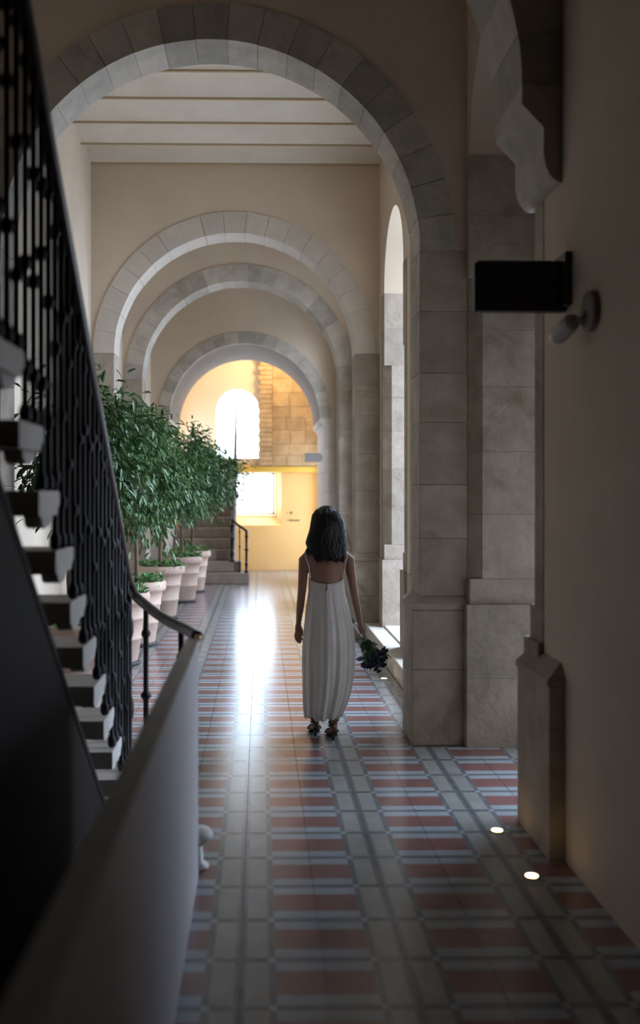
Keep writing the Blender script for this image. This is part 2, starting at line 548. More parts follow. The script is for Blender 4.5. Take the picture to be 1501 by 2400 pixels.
def cross_arch(i, nv, vmat, pmat, ring=0.244, proud=0.010, label='', corbel=False):
    y0, y1, cx, R, zs = ARCH[i]
    vd = min(y1 - y0, 0.5) if i < 4 else 0.10
    m = MB()
    Ro = R + ring
    n = 48
    xl, xr = XL, XR
    # spandrel wall above springing, hole of the outer ring radius
    for k in range(n):
        t0, t1 = math.pi * k / n, math.pi * (k + 1) / n
        p0 = (cx - Ro * math.cos(t0), zs + Ro * math.sin(t0)); p1 = (cx - Ro * math.cos(t1), zs + Ro * math.sin(t1))
        a0, a1 = max(p0[0], xl), min(p1[0], xr)
        if a1 <= a0: continue
        def zat(x, zz=zs): return zz + math.sqrt(max(0, Ro * Ro - (x - cx) ** 2))
        m.prism([(a0, zat(a0)), (a1, zat(a1)), (a1, ZC + 0.05), (a0, ZC + 0.05)], y0, y1, 'y')
    if cx - Ro > xl: m.box(xl, cx - Ro, y0, y1, zs, ZC + 0.05)
    if cx + Ro < xr: m.box(cx + Ro, xr, y0, y1, zs, ZC + 0.05)
    root = tag(m.build('wall_arch_%d' % (i + 1), 'plaster' if i < 4 else 'plaster'), label, None, None, 'structure')
    # ring of voussoirs
    sp = math.pi / nv
    for k in range(nv):
        g = 0.0022
        t0, t1 = sp * k + g / R, sp * (k + 1) - g / R
        ro = Ro + random.uniform(-0.004, 0.004)
        rin = R + random.uniform(-0.002, 0.002)
        def pt(r, t): return (min(max(cx - r * math.cos(t), xl + 0.002), xr - 0.002), zs + r * math.sin(t))
        st = [t0 + (t1 - t0) * q / 3 for q in range(4)]
        poly = [pt(rin, t) for t in st] + [pt(ro, t) for t in st[::-1]]
        mm = MB(); mm.prism(poly[::-1], y0 - proud - random.uniform(0, 0.004), y0 + vd - 0.0 + (0.006 if vd == y1 - y0 else 0), 'y')
        mm.build('voussoir', vmat, root)
    mm = MB()   # mortar bed behind the joints
    st = [math.pi * q / 40 for q in range(41)]
    def pt(r, t): return (min(max(cx - r * math.cos(t), xl), xr), zs + r * math.sin(t))
    for q in range(40):
        mm.prism([pt(R + 0.006, st[q]), pt(R + 0.006, st[q + 1]), pt(Ro, st[q + 1]), pt(Ro, st[q])][::-1], y0 - proud + 0.006, y1, 'y')
    mm.build('mortar_bed', 'mortar', root)
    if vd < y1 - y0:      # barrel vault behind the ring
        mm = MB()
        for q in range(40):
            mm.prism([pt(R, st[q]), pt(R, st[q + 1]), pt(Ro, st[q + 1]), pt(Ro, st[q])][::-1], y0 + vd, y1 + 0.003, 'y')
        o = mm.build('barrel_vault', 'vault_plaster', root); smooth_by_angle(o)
    return root


def pilaster(root, i, side, zplinth, pw, pmat, courses=None):
    """stacked stone courses between the wall and the arch soffit"""
    y0, y1, cx, R, zs = ARCH[i]
    xe = cx + side * R
    xw = XR if side > 0 else XL
    lo, hi = sorted((xe, xw))
    # plinth blocks
    z = 0.0
    for (za, zb) in ((0.0, zplinth * 0.52), (zplinth * 0.52, zplinth - 0.07)):
        a, b = (xe - pw, xw - 0.001) if side > 0 else (xw + 0.001, xe + pw)
        block(a, b, y0 - 0.045, y1 + 0.045, za + 0.001, zb - 0.001, 0.008).build('plinth_block', pmat, root)
    a, b = (xe - pw, xw - 0.001) if side > 0 else (xw + 0.001, xe + pw)
    mm = MB()      # splayed plinth cap
    def rg(e, zz):
        if side > 0: return [(xe - e, y0 - e * 0.75, zz), (xw - 0.001, y0 - e * 0.75, zz), (xw - 0.001, y1 + e * 0.75, zz), (xe - e, y1 + e * 0.75, zz)]
        return [(xw + 0.001, y0 - e * 0.75, zz), (xe + e, y0 - e * 0.75, zz), (xe + e, y1 + e * 0.75, zz), (xw + 0.001, y1 + e * 0.75, zz)]
    mm.rings([rg(pw + 0.012, zplinth - 0.068), rg(pw + 0.012, zplinth - 0.03), rg(0.004, zplinth + 0.02)])
    mm.build('plinth_cap', pmat, root)
    z = zplinth + 0.02
    while z < zs - 0.02:
        hgt = random.uniform(0.33, 0.46)
        if zs - (z + hgt) < 0.2: hgt = zs - z
        j = random.uniform(0, 0.004)
        block(lo if side > 0 else lo + 0.001, hi - 0.001 if side > 0 else hi, y0 - j, y1 + j, z + 0.0006, z + hgt - 0.0006, 0.006).build('stone_block', pmat, root)
        z += hgt


LAB = ['nearest cross arch springing from stepped corbels', 'large stone cross arch beside the walking woman', 'second stone cross arch with a smooth ring',
       'third stone cross arch along the corridor', 'deep far arch opening into the sunny stair hall']
NV = [19, 21, 19, 23, 19]
VM = ['voussoir_stone', 'voussoir_stone', 'smooth_stone', 'voussoir_stone', 'voussoir_stone']
roots = []
for i in range(5):
    roots.append(cross_arch(i, NV[i], VM[i], 'stone', label=LAB[i], ring=0.244 if i != 4 else 0.21))
for i in (1, 2, 3):
    for side in (-1, 1):
        pilaster(roots[i], i, side, 0.976, 0.055, 'stone' if i != 2 else 'stone')

# far deep arch: jambs set back under small corbels
y0, y1, cx, R, zs = ARCH[4]
for side in (-1, 1):
    xe = cx + side * (R + 0.085); xw = XR if side > 0 else XL
    lo, hi = sorted((xe, xw))
    z = 0.0
    while z < zs - 0.25:
        hgt = min(0.42, zs - 0.18 - z)
        if zs - 0.18 - (z + hgt) < 0.15: hgt = zs - 0.18 - z
        block(lo, hi, y0, y1, z + 0.0015, z + hgt - 0.0015, 0.005).build('stone_block', 'cream_paint' if False else 'smooth_stone', roots[4])
        z += hgt
    xi = cx + side * R
    prof = [(xw, zs), (xi, zs), (xi, zs - 0.06), (xi + side * 0.03, zs - 0.09), (xi + side * 0.055, zs - 0.11), (xi + side * 0.085, zs - 0.18), (xw, zs - 0.18)]
    if side < 0: prof = prof[::-1]
    mm = MB(); mm.prism(prof, y0 - 0.01, y1, 'y'); mm.build('corbel', 'smooth_stone', roots[4])

# nearest arch: wall pier with plinth and stepped corbels
y0, y1, cx, R, zs = ARCH[0]
for side in (-1, 1):
    xw = XR + 0.02 if side > 0 else XL - 0.02
    xi = cx + side * R
    if side > 0: block(XR - 0.075, XR - 0.001, y0 - 0.06, y1 - 0.0, 0.001, 0.80, 0.008).build('plinth_block', 'stone', roots[0])
    else: block(XL + 0.001, XL + 0.075, y0 - 0.06, y1, 0.001, 0.80, 0.008).build('plinth_block', 'stone', roots[0])
    mm = MB()
    wf = XR if side > 0 else XL
    def rg(e, zz):
        pp = [(wf - side * e, y0 - e * 0.8, zz), (wf, y0 - e * 0.8, zz), (wf, y1, zz), (wf - side * e, y1, zz)]
        return pp if side > 0 else pp[::-1]
    mm.rings([rg(0.085, 0.802), rg(0.085, 0.83), rg(0.006, 0.90)]); mm.build('plinth_cap', 'stone', roots[0])
    # corbel profile (x,z)
    xa = wf - side * 0.085          # lower roll face
    prof = [(wf, 3.13)]
    for q in range(1, 7):
        t = math.pi / 2 * q / 6
        prof.append((wf - side * 0.085 * math.sin(t), 3.27 - 0.14 * math.cos(t)))
    prof += [(xa, 3.385), (xi, 3.49), (xi, zs), (wf, zs)]
    if side > 0: prof = prof[::-1]
    mm = MB(); mm.prism(prof, y0 - 0.01, y1 + 0.006, 'y')
    mm.build('corbel', 'voussoir_stone', roots[0])

# ---- ceiling: shallow vault panels between thin beams
m = MB(); m.box(XL - 0.5, XR + TH, YB - 0.4, YF + 0.5, ZT, ZT + 0.25)
ceiling = tag(m.build('ceiling', 'plaster_ceiling'), 'plastered ceiling of shallow vault strips between thin beams', None, None, 'structure')
PS = 0.635
vm = MB()
nseg = 8
rad = [(-PS / 2 + PS * q / nseg) for q in range(nseg + 1)]
rise = 0.07
lowz = [rise * (1 - (2 * y / PS) ** 2) for y in rad]
for q in range(nseg):
    vm.prism([(rad[q], lowz[q]), (rad[q + 1], lowz[q + 1]), (rad[q + 1], 0.3), (rad[q], 0.3)], XL, XR, 'x')
vme = vm.mesh('vault_panel', 'plaster_ceiling', smooth=False)
bm_ = MB(); bm_.box(XL, XR, -0.014, 0.014, -0.012, 0.03)
bme = bm_.mesh('ceiling_beam', 'rust')
yy = 11.63 - PS / 2 - 0.02
k = 0
ys = [yy - PS * q for q in range(0, 23)] + [yy + PS * q for q in range(1, 16)]
for y in ys:
    if y < YB + 0.4 or y > YF - 0.2: continue
    inst('vault_panel', vme, ceiling, (0, y, ZC))
    inst('ceiling_beam', bme, ceiling, (0, y - PS / 2, ZC))

# ---- far end wall of the stair hall
YW0, YW1 = YF, YF + 0.5
KF = 22.2 / 21.3
def zk(z): return H + (z - H) * KF
LWx0, LWx1, LWz0, LWz1 = -0.57, 0.48, zk(1.03), zk(2.16)     # lower window at the room face
GWx0, GWx1, GWz0 = -0.57, 0.33, zk(1.25)                  # and at the glass
m = MB()
m.box(XL, LWx0, YW0, YW1, 0, LWz1); m.box(LWx1, XR, YW0, YW1, 0, LWz1); m.box(LWx0, LWx1, YW0, YW1, 0, LWz0)
# splayed sill and right reveal
m.add([(LWx0, YW0, LWz0), (LWx1, YW0, LWz0), (GWx1, YW1, GWz0), (GWx0, YW1, GWz0), (GWx0, YW1, LWz0), (LWx1, YW1, LWz0)],
      [(0, 1, 2, 3), (3, 2, 5, 4), (1, 5, 2)])
m.add([(LWx1, YW0, LWz0), (LWx1, YW0, LWz1), (GWx1, YW1, LWz1), (GWx1, YW1, GWz0), (LWx1, YW1, LWz1), (LWx1, YW1, LWz0)],
      [(0, 1, 2, 3), (3, 2, 4, 5)])
wall_far = tag(m.build('wall_far', 'yellow_paint'), 'warm yellow end wall with a deep square window', None, None, 'structure')
# upper wall with arched window
ax0, ax1, asill, aspr = -0.98, -0.02, zk(2.47), zk(3.48)
m = MB()
m.box(XL, ax0, YW0, YW1, LWz1, ZT); m.box(ax1, XR, YW0, YW1, LWz1, ZT); m.box(ax0, ax1, YW0, YW1, LWz1, asill)
r = (ax1 - ax0) / 2; c = (ax0 + ax1) / 2
for q in range(24):
    t0, t1 = math.pi * q / 24, math.pi * (q + 1) / 24
    p0 = (c - r * math.cos(t0), aspr + r * math.sin(t0)); p1 = (c - r * math.cos(t1), aspr + r * math.sin(t1))
    m.prism([p0, p1, (p1[0], ZT), (p0[0], ZT)][::-1], YW0, YW1, 'y')
m.build('upper_wall', 'cream_paint', wall_far)
m = MB(); m.box(-0.50, XR, YW0 - 0.07, YW0 - 0.0005, LWz1 + 0.005, zk(2.29)); m.build('beam', 'beam_yellow', wall_far)
# stone pier of toothed blocks on the upper right
z = zk(2.30); row = 0
while z < 4.9:
    hgt = 0.105
    e = -0.005 if row % 2 else -0.045
    block(e, 0.27, YW0 - 0.24, YW0 - 0.001, z + 0.002, z + hgt - 0.002, 0.012).build('tooth_block', 'warm_stone', wall_far)
    z += hgt; row += 1
z = zk(2.30); row = 0
while z < 4.9:
    hgt = random.choice((0.24, 0.28, 0.31))
    xs = [0.275, 0.275 + random.uniform(0.3, 0.5), 0.275 + random.uniform(0.65, 0.85), XR - 0.002]
    for q in range(3):
        block(xs[q] + 0.002, xs[q + 1] - 0.002, YW0 - 0.15 - random.uniform(0, 0.01), YW0 - 0.001, z + 0.002, z + hgt - 0.002, 0.008).build('stone_block', 'warm_stone', wall_far)
    z += hgt
# windows
w1 = MB()
w1.box(GWx0, GWx0 + 0.05, YW1 - 0.08, YW1 - 0.03, GWz0, LWz1); w1.box(GWx1 - 0.05, GWx1, YW1 - 0.08, YW1 - 0.03, GWz0, LWz1)
w1.box(GWx0, GWx1, YW1 - 0.08, YW1 - 0.03, GWz0, GWz0 + 0.05); w1.box(GWx0, GWx1, YW1 - 0.08, YW1 - 0.03, LWz1 - 0.04, LWz1)
w1 = tag(w1.build('window_1', 'white_frame'), 'overexposed square window in the yellow end wall', None, None, 'structure')
mm = MB(); mm.box(-0.145, -0.105, YW1 - 0.08, YW1 - 0.03, GWz0 + 0.05, LWz1 - 0.04); mm.build('mullion', 'white_frame', w1)
for a, b in ((GWx0 + 0.05, -0.145), (-0.105, GWx1 - 0.05)):
    mm = MB(); mm.box(a, b, YW1 - 0.058, YW1 - 0.052, GWz0 + 0.05, LWz1 - 0.04); mm.build('pane', 'glass', w1)
w2 = MB()
pts_o = [(ax0, asill)] + [(c - r * math.cos(math.pi * q / 20), aspr + r * math.sin(math.pi * q / 20)) for q in range(21)] + [(ax1, asill)]
w2.tube([(p[0], YW1 - 0.1, p[1]) for p in pts_o], 0.022, 6)
w2 = tag(w2.build('window_2', 'white_frame'), 'bright arched window high above the far stairs', None, None, 'structure')
mm = MB(); mm.prism(pts_o[::-1], YW1 - 0.103, YW1 - 0.097, 'y'); mm.build('pane', 'glass', w2)

# portals that guide the daylight through the openings
def portal(name, loc, rot, sx, sy):
    L = bpy.data.lights.new(name, 'AREA'); L.shape = 'RECTANGLE'; L.size = sx; L.size_y = sy
    L.cycles.is_portal = True
    o = bpy.data.objects.new(name, L); COL.objects.link(o); o.location = loc; o.rotation_euler = rot
for a, b, s in OPEN_R[:5]:
    portal('window_portal', (XR + TH + 0.01, (a + b) / 2, (s + 4.7) / 2), (math.radians(90), 0, math.radians(90)), b - a, 4.7 - s)
portal('window_portal', (XR + TH + 0.01, 21.15, 1.73), (math.radians(90), 0, math.radians(90)), 1.5, 2.9)
portal('window_portal', (XL - 0.51, 21.15, 1.73), (math.radians(90), 0, math.radians(-90)), 1.5, 2.9)
portal('window_portal', (-0.12, YW1 + 0.01, 1.7), (math.radians(90), 0, math.radians(180)), 0.9, 0.95)
portal('window_portal', (-0.51, YW1 + 0.01, 3.25), (math.radians(90), 0, math.radians(180)), 1.0, 1.6)

# ------------------------------------------------------------------ near staircase
SX = -0.756                  # open edge of the treads and plane of the balustrade
RUN, RISE = 0.27, 0.213
def nose_y(n): return 5.78 - RUN * n
def nose_z(n): return RISE * n - 0.01
stair = thing('staircase', (SX - 0.6, 5.5, 0), 'near dark stair with pale stone treads rising towards the viewpoint', 'staircase')
tm = MB()
# tread with rounded nosing, in local coordinates (front edge y=0, top z=0), front is +y
prof = [(0.0, -0.02), (-0.006, -0.006), (-0.02, 0.0), (-0.335, 0.0), (-0.335, -0.085), (-0.05, -0.085), (-0.03, -0.06), (-0.006, -0.05), (0.0, -0.036)]
tm.prism(prof[::-1], XL + 0.002 - SX, 0.03, 'x')
tme_ = tm.mesh('tread', 'tread_stone')
for n in range(1, 17):
    inst('tread', tme_, stair, (SX, nose_y(n), nose_z(n)))
# scroll bracket under each tread end
br = MB()
br.prism([(-0.03, -0.086), (-0.05, -0.105), (-0.10, -0.125), (-0.16, -0.13), (-0.20, -0.118), (-0.22, -0.086)], -0.05, 0.012, 'x')
brm = br.mesh('bracket', 'tread_stone')
for n in range(1, 17):
    inst('bracket', brm, stair, (SX, nose_y(n), nose_z(n)))
# dark closed panel below the flight
def edge_z(y): return RISE / RUN * (5.78 - y) - 0.01 - 0.55
ye0 = 5.78 - (0.56) * RUN / RISE
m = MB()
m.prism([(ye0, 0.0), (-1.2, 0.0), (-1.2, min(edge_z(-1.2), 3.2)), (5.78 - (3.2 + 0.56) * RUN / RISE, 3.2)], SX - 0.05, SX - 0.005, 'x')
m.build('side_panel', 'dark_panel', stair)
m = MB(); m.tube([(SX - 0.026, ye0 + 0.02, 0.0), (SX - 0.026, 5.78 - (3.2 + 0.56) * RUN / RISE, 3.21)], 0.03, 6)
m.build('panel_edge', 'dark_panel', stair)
m = MB(); m.box(XL + 0.002, SX + 0.03, YB + 0.02, nose_y(16) - 0.3, 3.20, 3.398); m.build('landing', 'tread_stone', stair)

# balustrade of the near stair
RSL = 0.8164
def rail_z(y): return 1.144 + RSL * (5.68 - y)
rail = thing('stair_railing', (SX, 5.6, 0), 'black wrought iron balustrade of the near stair with dark curving handrail', 'railing')
pts = [Vector((SX + 0.012, y, rail_z(y))) for y in np.linspace(1.3, 5.55, 24)]
ctrl = [(-0.744, 5.55, 1.25), (-0.735, 5.66, 1.165), (-0.70, 5.60, 1.115), (-0.62, 5.45, 1.075), (-0.54, 5.27, 1.048), (-0.47, 5.10, 1.035), (-0.41, 4.93, 1.033), (-0.35, 4.75, 1.037), (-0.305, 4.56, 1.045), (-0.278, 4.40, 1.055)]
pts += [Vector(p) for p in ctrl[1:]]
def catmull(P, k=5):
    out = []
    for i in range(len(P) - 1):
        p0, p1, p2, p3 = P[max(i - 1, 0)], P[i], P[i + 1], P[min(i + 2, len(P) - 1)]
        for q in range(k):
            t = q / k
            out.append(0.5 * ((2 * p1) + (p2 - p0) * t + (2 * p0 - 5 * p1 + 4 * p2 - p3) * t * t + (3 * p1 - p0 - 3 * p2 + p3) * t ** 3))
    out.append(P[-1])
    return out
m = MB(); m.tube(catmull(pts, 4), 0.027, 10); m.build('handrail', 'rail_wood', rail, smooth=True)
m = MB(); m.ball((-0.274, 4.385, 1.052), 0.016, 10, 7); tag(m.build('rail_tip', 'brass', rail, smooth=True), 'small brass rail end')
def baluster_mb(h, r=0.0115, v=0):
    b = MB()
    P = [(r, 0), (r * 1.8, 0.01), (r * 1.8, 0.035), (r, 0.05)]
    sets = (((0.20, 1.7), (0.55, 2.0), (0.87, 1.7)), ((0.14, 1.8), (0.40, 1.7), (0.70, 2.0), (0.90, 1.5)), ((0.28, 2.0), (0.62, 1.7), (0.80, 1.8)))[v]
    for zc, k in sets:
        zc *= h
        P += [(r, zc - 0.022), (r * k, zc - 0.008), (r * k, zc + 0.008), (r, zc + 0.022)]
    P += [(r, h)]
    b.lathe(P, n=8)
    return b
bal_v = [baluster_mb(1.0, v=v).mesh('baluster', 'iron', smooth=True) for v in range(3)]
bal_me = bal_v[0]
y = 5.58; k = 0
while y > 1.45:
    n = max(1, math.floor((5.78 - y) / RUN))
    zb = nose_z(n) if (5.78 - y) >= RUN else 0.0
    if (5.78 - y) < RUN: zb = 0.0
    hgt = rail_z(y) - 0.015 - zb
    inst('baluster', bal_v[(k * 2 + k // 3) % 3], rail, (SX + 0.012, y, zb), scale=(1, 1, hgt))
    y -= 0.115; k += 1
for (x, y_, zt) in ((-0.625, 5.46, 1.07), (-0.385, 4.86, 1.03)):
    o = inst('baluster', bal_me, rail, (x, y_, 0.0), scale=(1.25, 1.25, zt - 0.01))
# square newel under the turn
m = MB(); m.lathe([(0.028, 0), (0.028, 0.06), (0.016, 0.09), (0.016, 0.40), (0.026, 0.44), (0.026, 0.50), (0.016, 0.54), (0.016, 0.86), (0.025, 0.90), (0.025, 0.95), (0.016, 0.99), (0.016, 1.12)], (SX + 0.012, 5.67, 0), 10)
m.build('newel', 'iron', rail, smooth=True)

# thin parapet panel
par = thing('parapet_panel', (-0.297, 2.0, 0), 'thin grey lavender parapet panel in the left foreground', 'parapet')
m = MB(); m.box(-0.315, -0.272, -1.2, 4.38, 0.0, 1.035); m.build('panel', 'panel_paint', par)
m = MB(); m.box(-0.322, -0.268, -1.2, 4.385, 1.036, 1.05); tag(m.build('cap', 'brass' if False else 'kerb_stone', par), 'pale cap strip')

# small white mushroom bollard behind the panel's end
m = MB()
bl = thing('stone_bollard', (-0.290, 4.50, 0), 'small white mushroom shaped stone bollard at the parapet end', 'bollard')
m.lathe([(0.060, 0.0), (0.060, 0.012), (0.034, 0.03), (0.030, 0.10)], (-0.290, 4.50, 0), 18); m.build('stem', 'white_marble', bl, smooth=True)
m = MB(); m.lathe([(0.030, 0.10), (0.062, 0.118), (0.078, 0.135), (0.078, 0.155), (0.066, 0.170), (0.030, 0.180)], (-0.290, 4.50, 0), 24); m.build('top', 'white_marble', bl, smooth=True)

# ------------------------------------------------------------------ far stairs
fs = thing('far_staircase', (-1.0, 18.8, 0), 'grey stone stair climbing away inside the far arch', 'staircase')
fx0, fx1 = -1.70, -0.50
NST = 12
for n in range(NST):
    ya = 18.78 + 0.27 * n
    xr_ = -0.21 if n == 0 else (-0.36 if n == 1 else fx1)
    yb = min(ya + 0.29, YF - 0.002) if n < NST - 1 else YF - 0.002
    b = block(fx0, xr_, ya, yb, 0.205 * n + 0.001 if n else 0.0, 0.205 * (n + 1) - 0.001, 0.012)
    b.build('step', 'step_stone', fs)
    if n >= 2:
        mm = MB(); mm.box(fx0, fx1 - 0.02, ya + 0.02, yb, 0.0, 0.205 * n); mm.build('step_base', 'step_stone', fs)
    elif n == 1:
        pass
fr = thing('far_stair_railing', (-0.53, 19.2, 0.41), 'black iron railing with curled end on the far stair', 'railing')
def fz(y): return 1.16 + 0.205 / 0.27 * (y - 19.05)
P = [Vector(p) for p in ((-0.235, 18.90, 0.97), (-0.29, 18.90, 1.02), (-0.38, 18.94, 1.08), (-0.46, 19.0, 1.14), (-0.53, 19.1, 1.22))] + [Vector((-0.53, y, fz(y) + 0.03)) for y in np.linspace(19.25, YF - 0.08, 8)]
m = MB(); m.tube(catmull(P, 4), 0.022, 8); m.build('handrail', 'iron', fr, smooth=True)
m = MB(); m.ball((-0.222, 18.90, 0.985), 0.026, 10, 7); tag(m.build('rail_knob', 'white_marble', fr, smooth=True), 'small white rail knob')
def far_bal(x, y, zb, zt, s=1.0):
    inst('baluster', bal_me, fr, (x, y, zb), scale=(1.3 * s, 1.3 * s, zt - zb))
far_bal(-0.26, 18.90, 0.205, 0.995, 1.5); far_bal(-0.39, 18.96, 0.205, 1.09, 0.7)
y = 19.1
while y < YF - 0.1:
    n = min(NST - 1, math.floor((y - 18.78) / 0.27))
    far_bal(-0.53, y, 0.205 * (n + 1), fz(y) + 0.03)
    y += 0.09
far_bal(-0.535, 19.06, 0.41, 1.2, 1.9)

# ------------------------------------------------------------------ wall sign, camera, floor lamps
sg = thing('wall_sign', (XR, 4.53, 2.62), 'dark blank rectangular sign projecting from the near right wall', 'sign')
m = block(0.985, XR - 0.005, 4.50, 4.56, 2.515, 2.745, 0.006); m.build('panel', 'sign_black', sg)
m = MB(); m.box(0.975, 0.985, 4.505, 4.555, 2.515, 2.735); m.build('end_cap', 'sign_black', sg)
m = block(XR - 0.03, XR - 0.0005, 4.44, 4.60, 2.535, 2.775, 0.004); m.build('bracket', 'sign_black', sg)

sc = thing('security_camera', (XR, 4.2, 2.42), 'small pale security camera on a round wall base below the near sign', 'camera')
m = MB(); m.tube([(XR - 0.0005, 4.150, 2.450), (XR - 0.028, 4.150, 2.450), (XR - 0.034, 4.150, 2.450)], [0.085, 0.085, 0.07], 20); m.build('base', 'sign_grey', sc)
m = MB(); m.tube([(XR - 0.03, 4.150, 2.440), (XR - 0.06, 4.200, 2.405), (XR - 0.085, 4.260, 2.395)], 0.014, 8); m.build('arm', 'camera_white', sc, smooth=True)
m = MB(); m.tube([(XR - 0.075, 4.180, 2.415), (XR - 0.078, 4.200, 2.412), (XR - 0.098, 4.320, 2.375), (XR - 0.10, 4.340, 2.370)], [0.03, 0.038, 0.038, 0.034], 14); m.build('housing', 'camera_white', sc, smooth=True)
m = MB(); m.tube([(XR - 0.10, 4.338, 2.371), (XR - 0.101, 4.346, 2.369)], 0.024, 12); m.build('lens', 'lens_black', sc)

fsn = thing('wall_sign', (1.12, 17.86, 2.35), 'small grey blank sign projecting beside the far arch', 'sign')
m = block(0.80, 1.085, 17.83, 17.87, 2.27, 2.43, 0.004); m.build('panel', 'sign_grey', fsn)
m = MB(); m.box(1.08, 1.12, 17.84, 17.899, 2.30, 2.40); m.build('bracket', 'sign_grey', fsn)

for (px, py, lab) in ((901, 1592, 'recessed warm floor light beside the kerb near the bouquet'), (1168, 1951, 'recessed warm floor light at the doorway by the near plinth'), (1250, 2059, 'nearest recessed warm floor light at the foot of the near wall')):
    p = at(px, py, py - VPY)
    L = thing('floor_light', (p.x, p.y, 0), lab, 'floor light', 'recessed floor lights')
    m = MB(); m.lathe([(0.040, 0.0005), (0.040, 0.004), (0.028, 0.0045)], (p.x, p.y, 0), 20); m.build('trim_ring', 'lamp_metal', L)
    m = MB(); m.lathe([(0.027, 0.003), (0.027, 0.006), (0.012, 0.008)], (p.x, p.y, 0), 20); m.build('lens', 'lamp_glow', L)

# unseen warm fill lamp added to brighten the stair hall
hl = thing('hall_fill_lamp', (0.45, 21.1, 5.0), 'unseen warm fill lamp added high in the far stair hall', 'fill lamp')
m = MB(); m.tube([(0.45, 21.1, 5.2), (0.45, 21.1, ZC + 0.02)], 0.008, 6); m.build('rod', 'iron', hl)
m = MB(); m.lathe([(0.10, 4.90), (0.13, 4.95), (0.13, 5.12), (0.06, 5.2)], (0.45, 21.1, 0), 16); m.build('glass_shade', 'hall_fill_glow', hl, smooth=True)
LL = bpy.data.lights.new('hall_fill_point', 'POINT'); LL.energy = 14; LL.color = (1.0, 0.72, 0.38); LL.shadow_soft_size = 0.12
lo_ = bpy.data.objects.new('hall_fill_point', LL); COL.objects.link(lo_); lo_.parent = hl; lo_.location = (0, 0, -0.25)

# small illegible notice marks on the yellow wall
nt_ = thing('wall_notice', (0.70, YF - 0.002, 1.2), 'tiny dark two-line notice printed on the yellow end wall', 'notice')
for row, (zz, xs) in enumerate(((1.255, [(0.60, 0.615), (0.655, 0.73)]), (1.095, [(0.60, 0.615), (0.645, 0.89)]))):
    for (a, b) in xs:
        m = MB()
        x = a
        while x < b - 0.005:
            w = min(0.022, b - x)
            hh = random.choice((0.03, 0.042, 0.05)) * (1.4 if row == 0 and b - a > 0.03 else 1)
            m.box(x, x + w - 0.006, YF - 0.004, YF - 0.0005, zz, zz + hh)
            x += w
        m.build('mark', 'mark_dark', nt_)

# ------------------------------------------------------------------ potted trees
def leaf_geo(l, w):
    """a folded leaf along +x, hanging slightly"""
    return np.array([(0, 0, 0), (0.35 * l, 0.5 * w, 0.06 * l), (0.35 * l, -0.5 * w, 0.06 * l), (0.75 * l, 0.38 * w, 0.0), (0.75 * l, -0.38 * w, 0.0), (l, 0, -0.12 * l), (0.5 * l, 0, -0.02 * l)])
LEAF_F = [(0, 2, 6), (0, 6, 1), (2, 4, 6), (6, 3, 1), (4, 5, 6), (6, 5, 3)]
def leaf_frame(d, roll):
    d = d / np.linalg.norm(d)
    up = np.array([0, 0, 1.0]) if abs(d[2]) < 0.95 else np.array([1.0, 0, 0])
    s = np.cross(up, d); s /= np.linalg.norm(s)
    u = np.cross(d, s)
    c, sn = math.cos(roll), math.sin(roll)
    return np.stack([d, c * s + sn * u, -sn * s + c * u], 1)
pot_mb = MB()
PH = 0.72
pot_mb.lathe([(0.205, 0.03), (0.215, 0.05), (0.245, 0.25), (0.252, 0.255), (0.252, 0.275), (0.247, 0.28), (0.27, 0.45), (0.278, 0.455), (0.278, 0.475), (0.273, 0.48), (0.295, 0.60), (0.325, 0.615), (0.335, 0.64), (0.335, 0.69), (0.325, 0.715), (0.30, 0.72), (0.292, 0.70), (0.285, 0.66)], n=32)
pot_me = pot_mb.mesh('pot', 'terracotta', smooth=True)
sau = MB(); sau.lathe([(0.20, 0.0), (0.235, 0.004), (0.245, 0.03), (0.20, 0.032)], n=28); sau_me = sau.mesh('saucer', 'saucer', smooth=True)
soi = MB(); soi.lathe([(0.286, 0.64), (0.284, 0.672), (0.1, 0.685)], n=24); soi_me = soi.mesh('soil', 'soil')
single_leaf = MB(); single_leaf.add(leaf_geo(0.10, 0.034).tolist(), LEAF_F)
single_me = single_leaf.mesh('leaf', 'leaf', smooth=True)

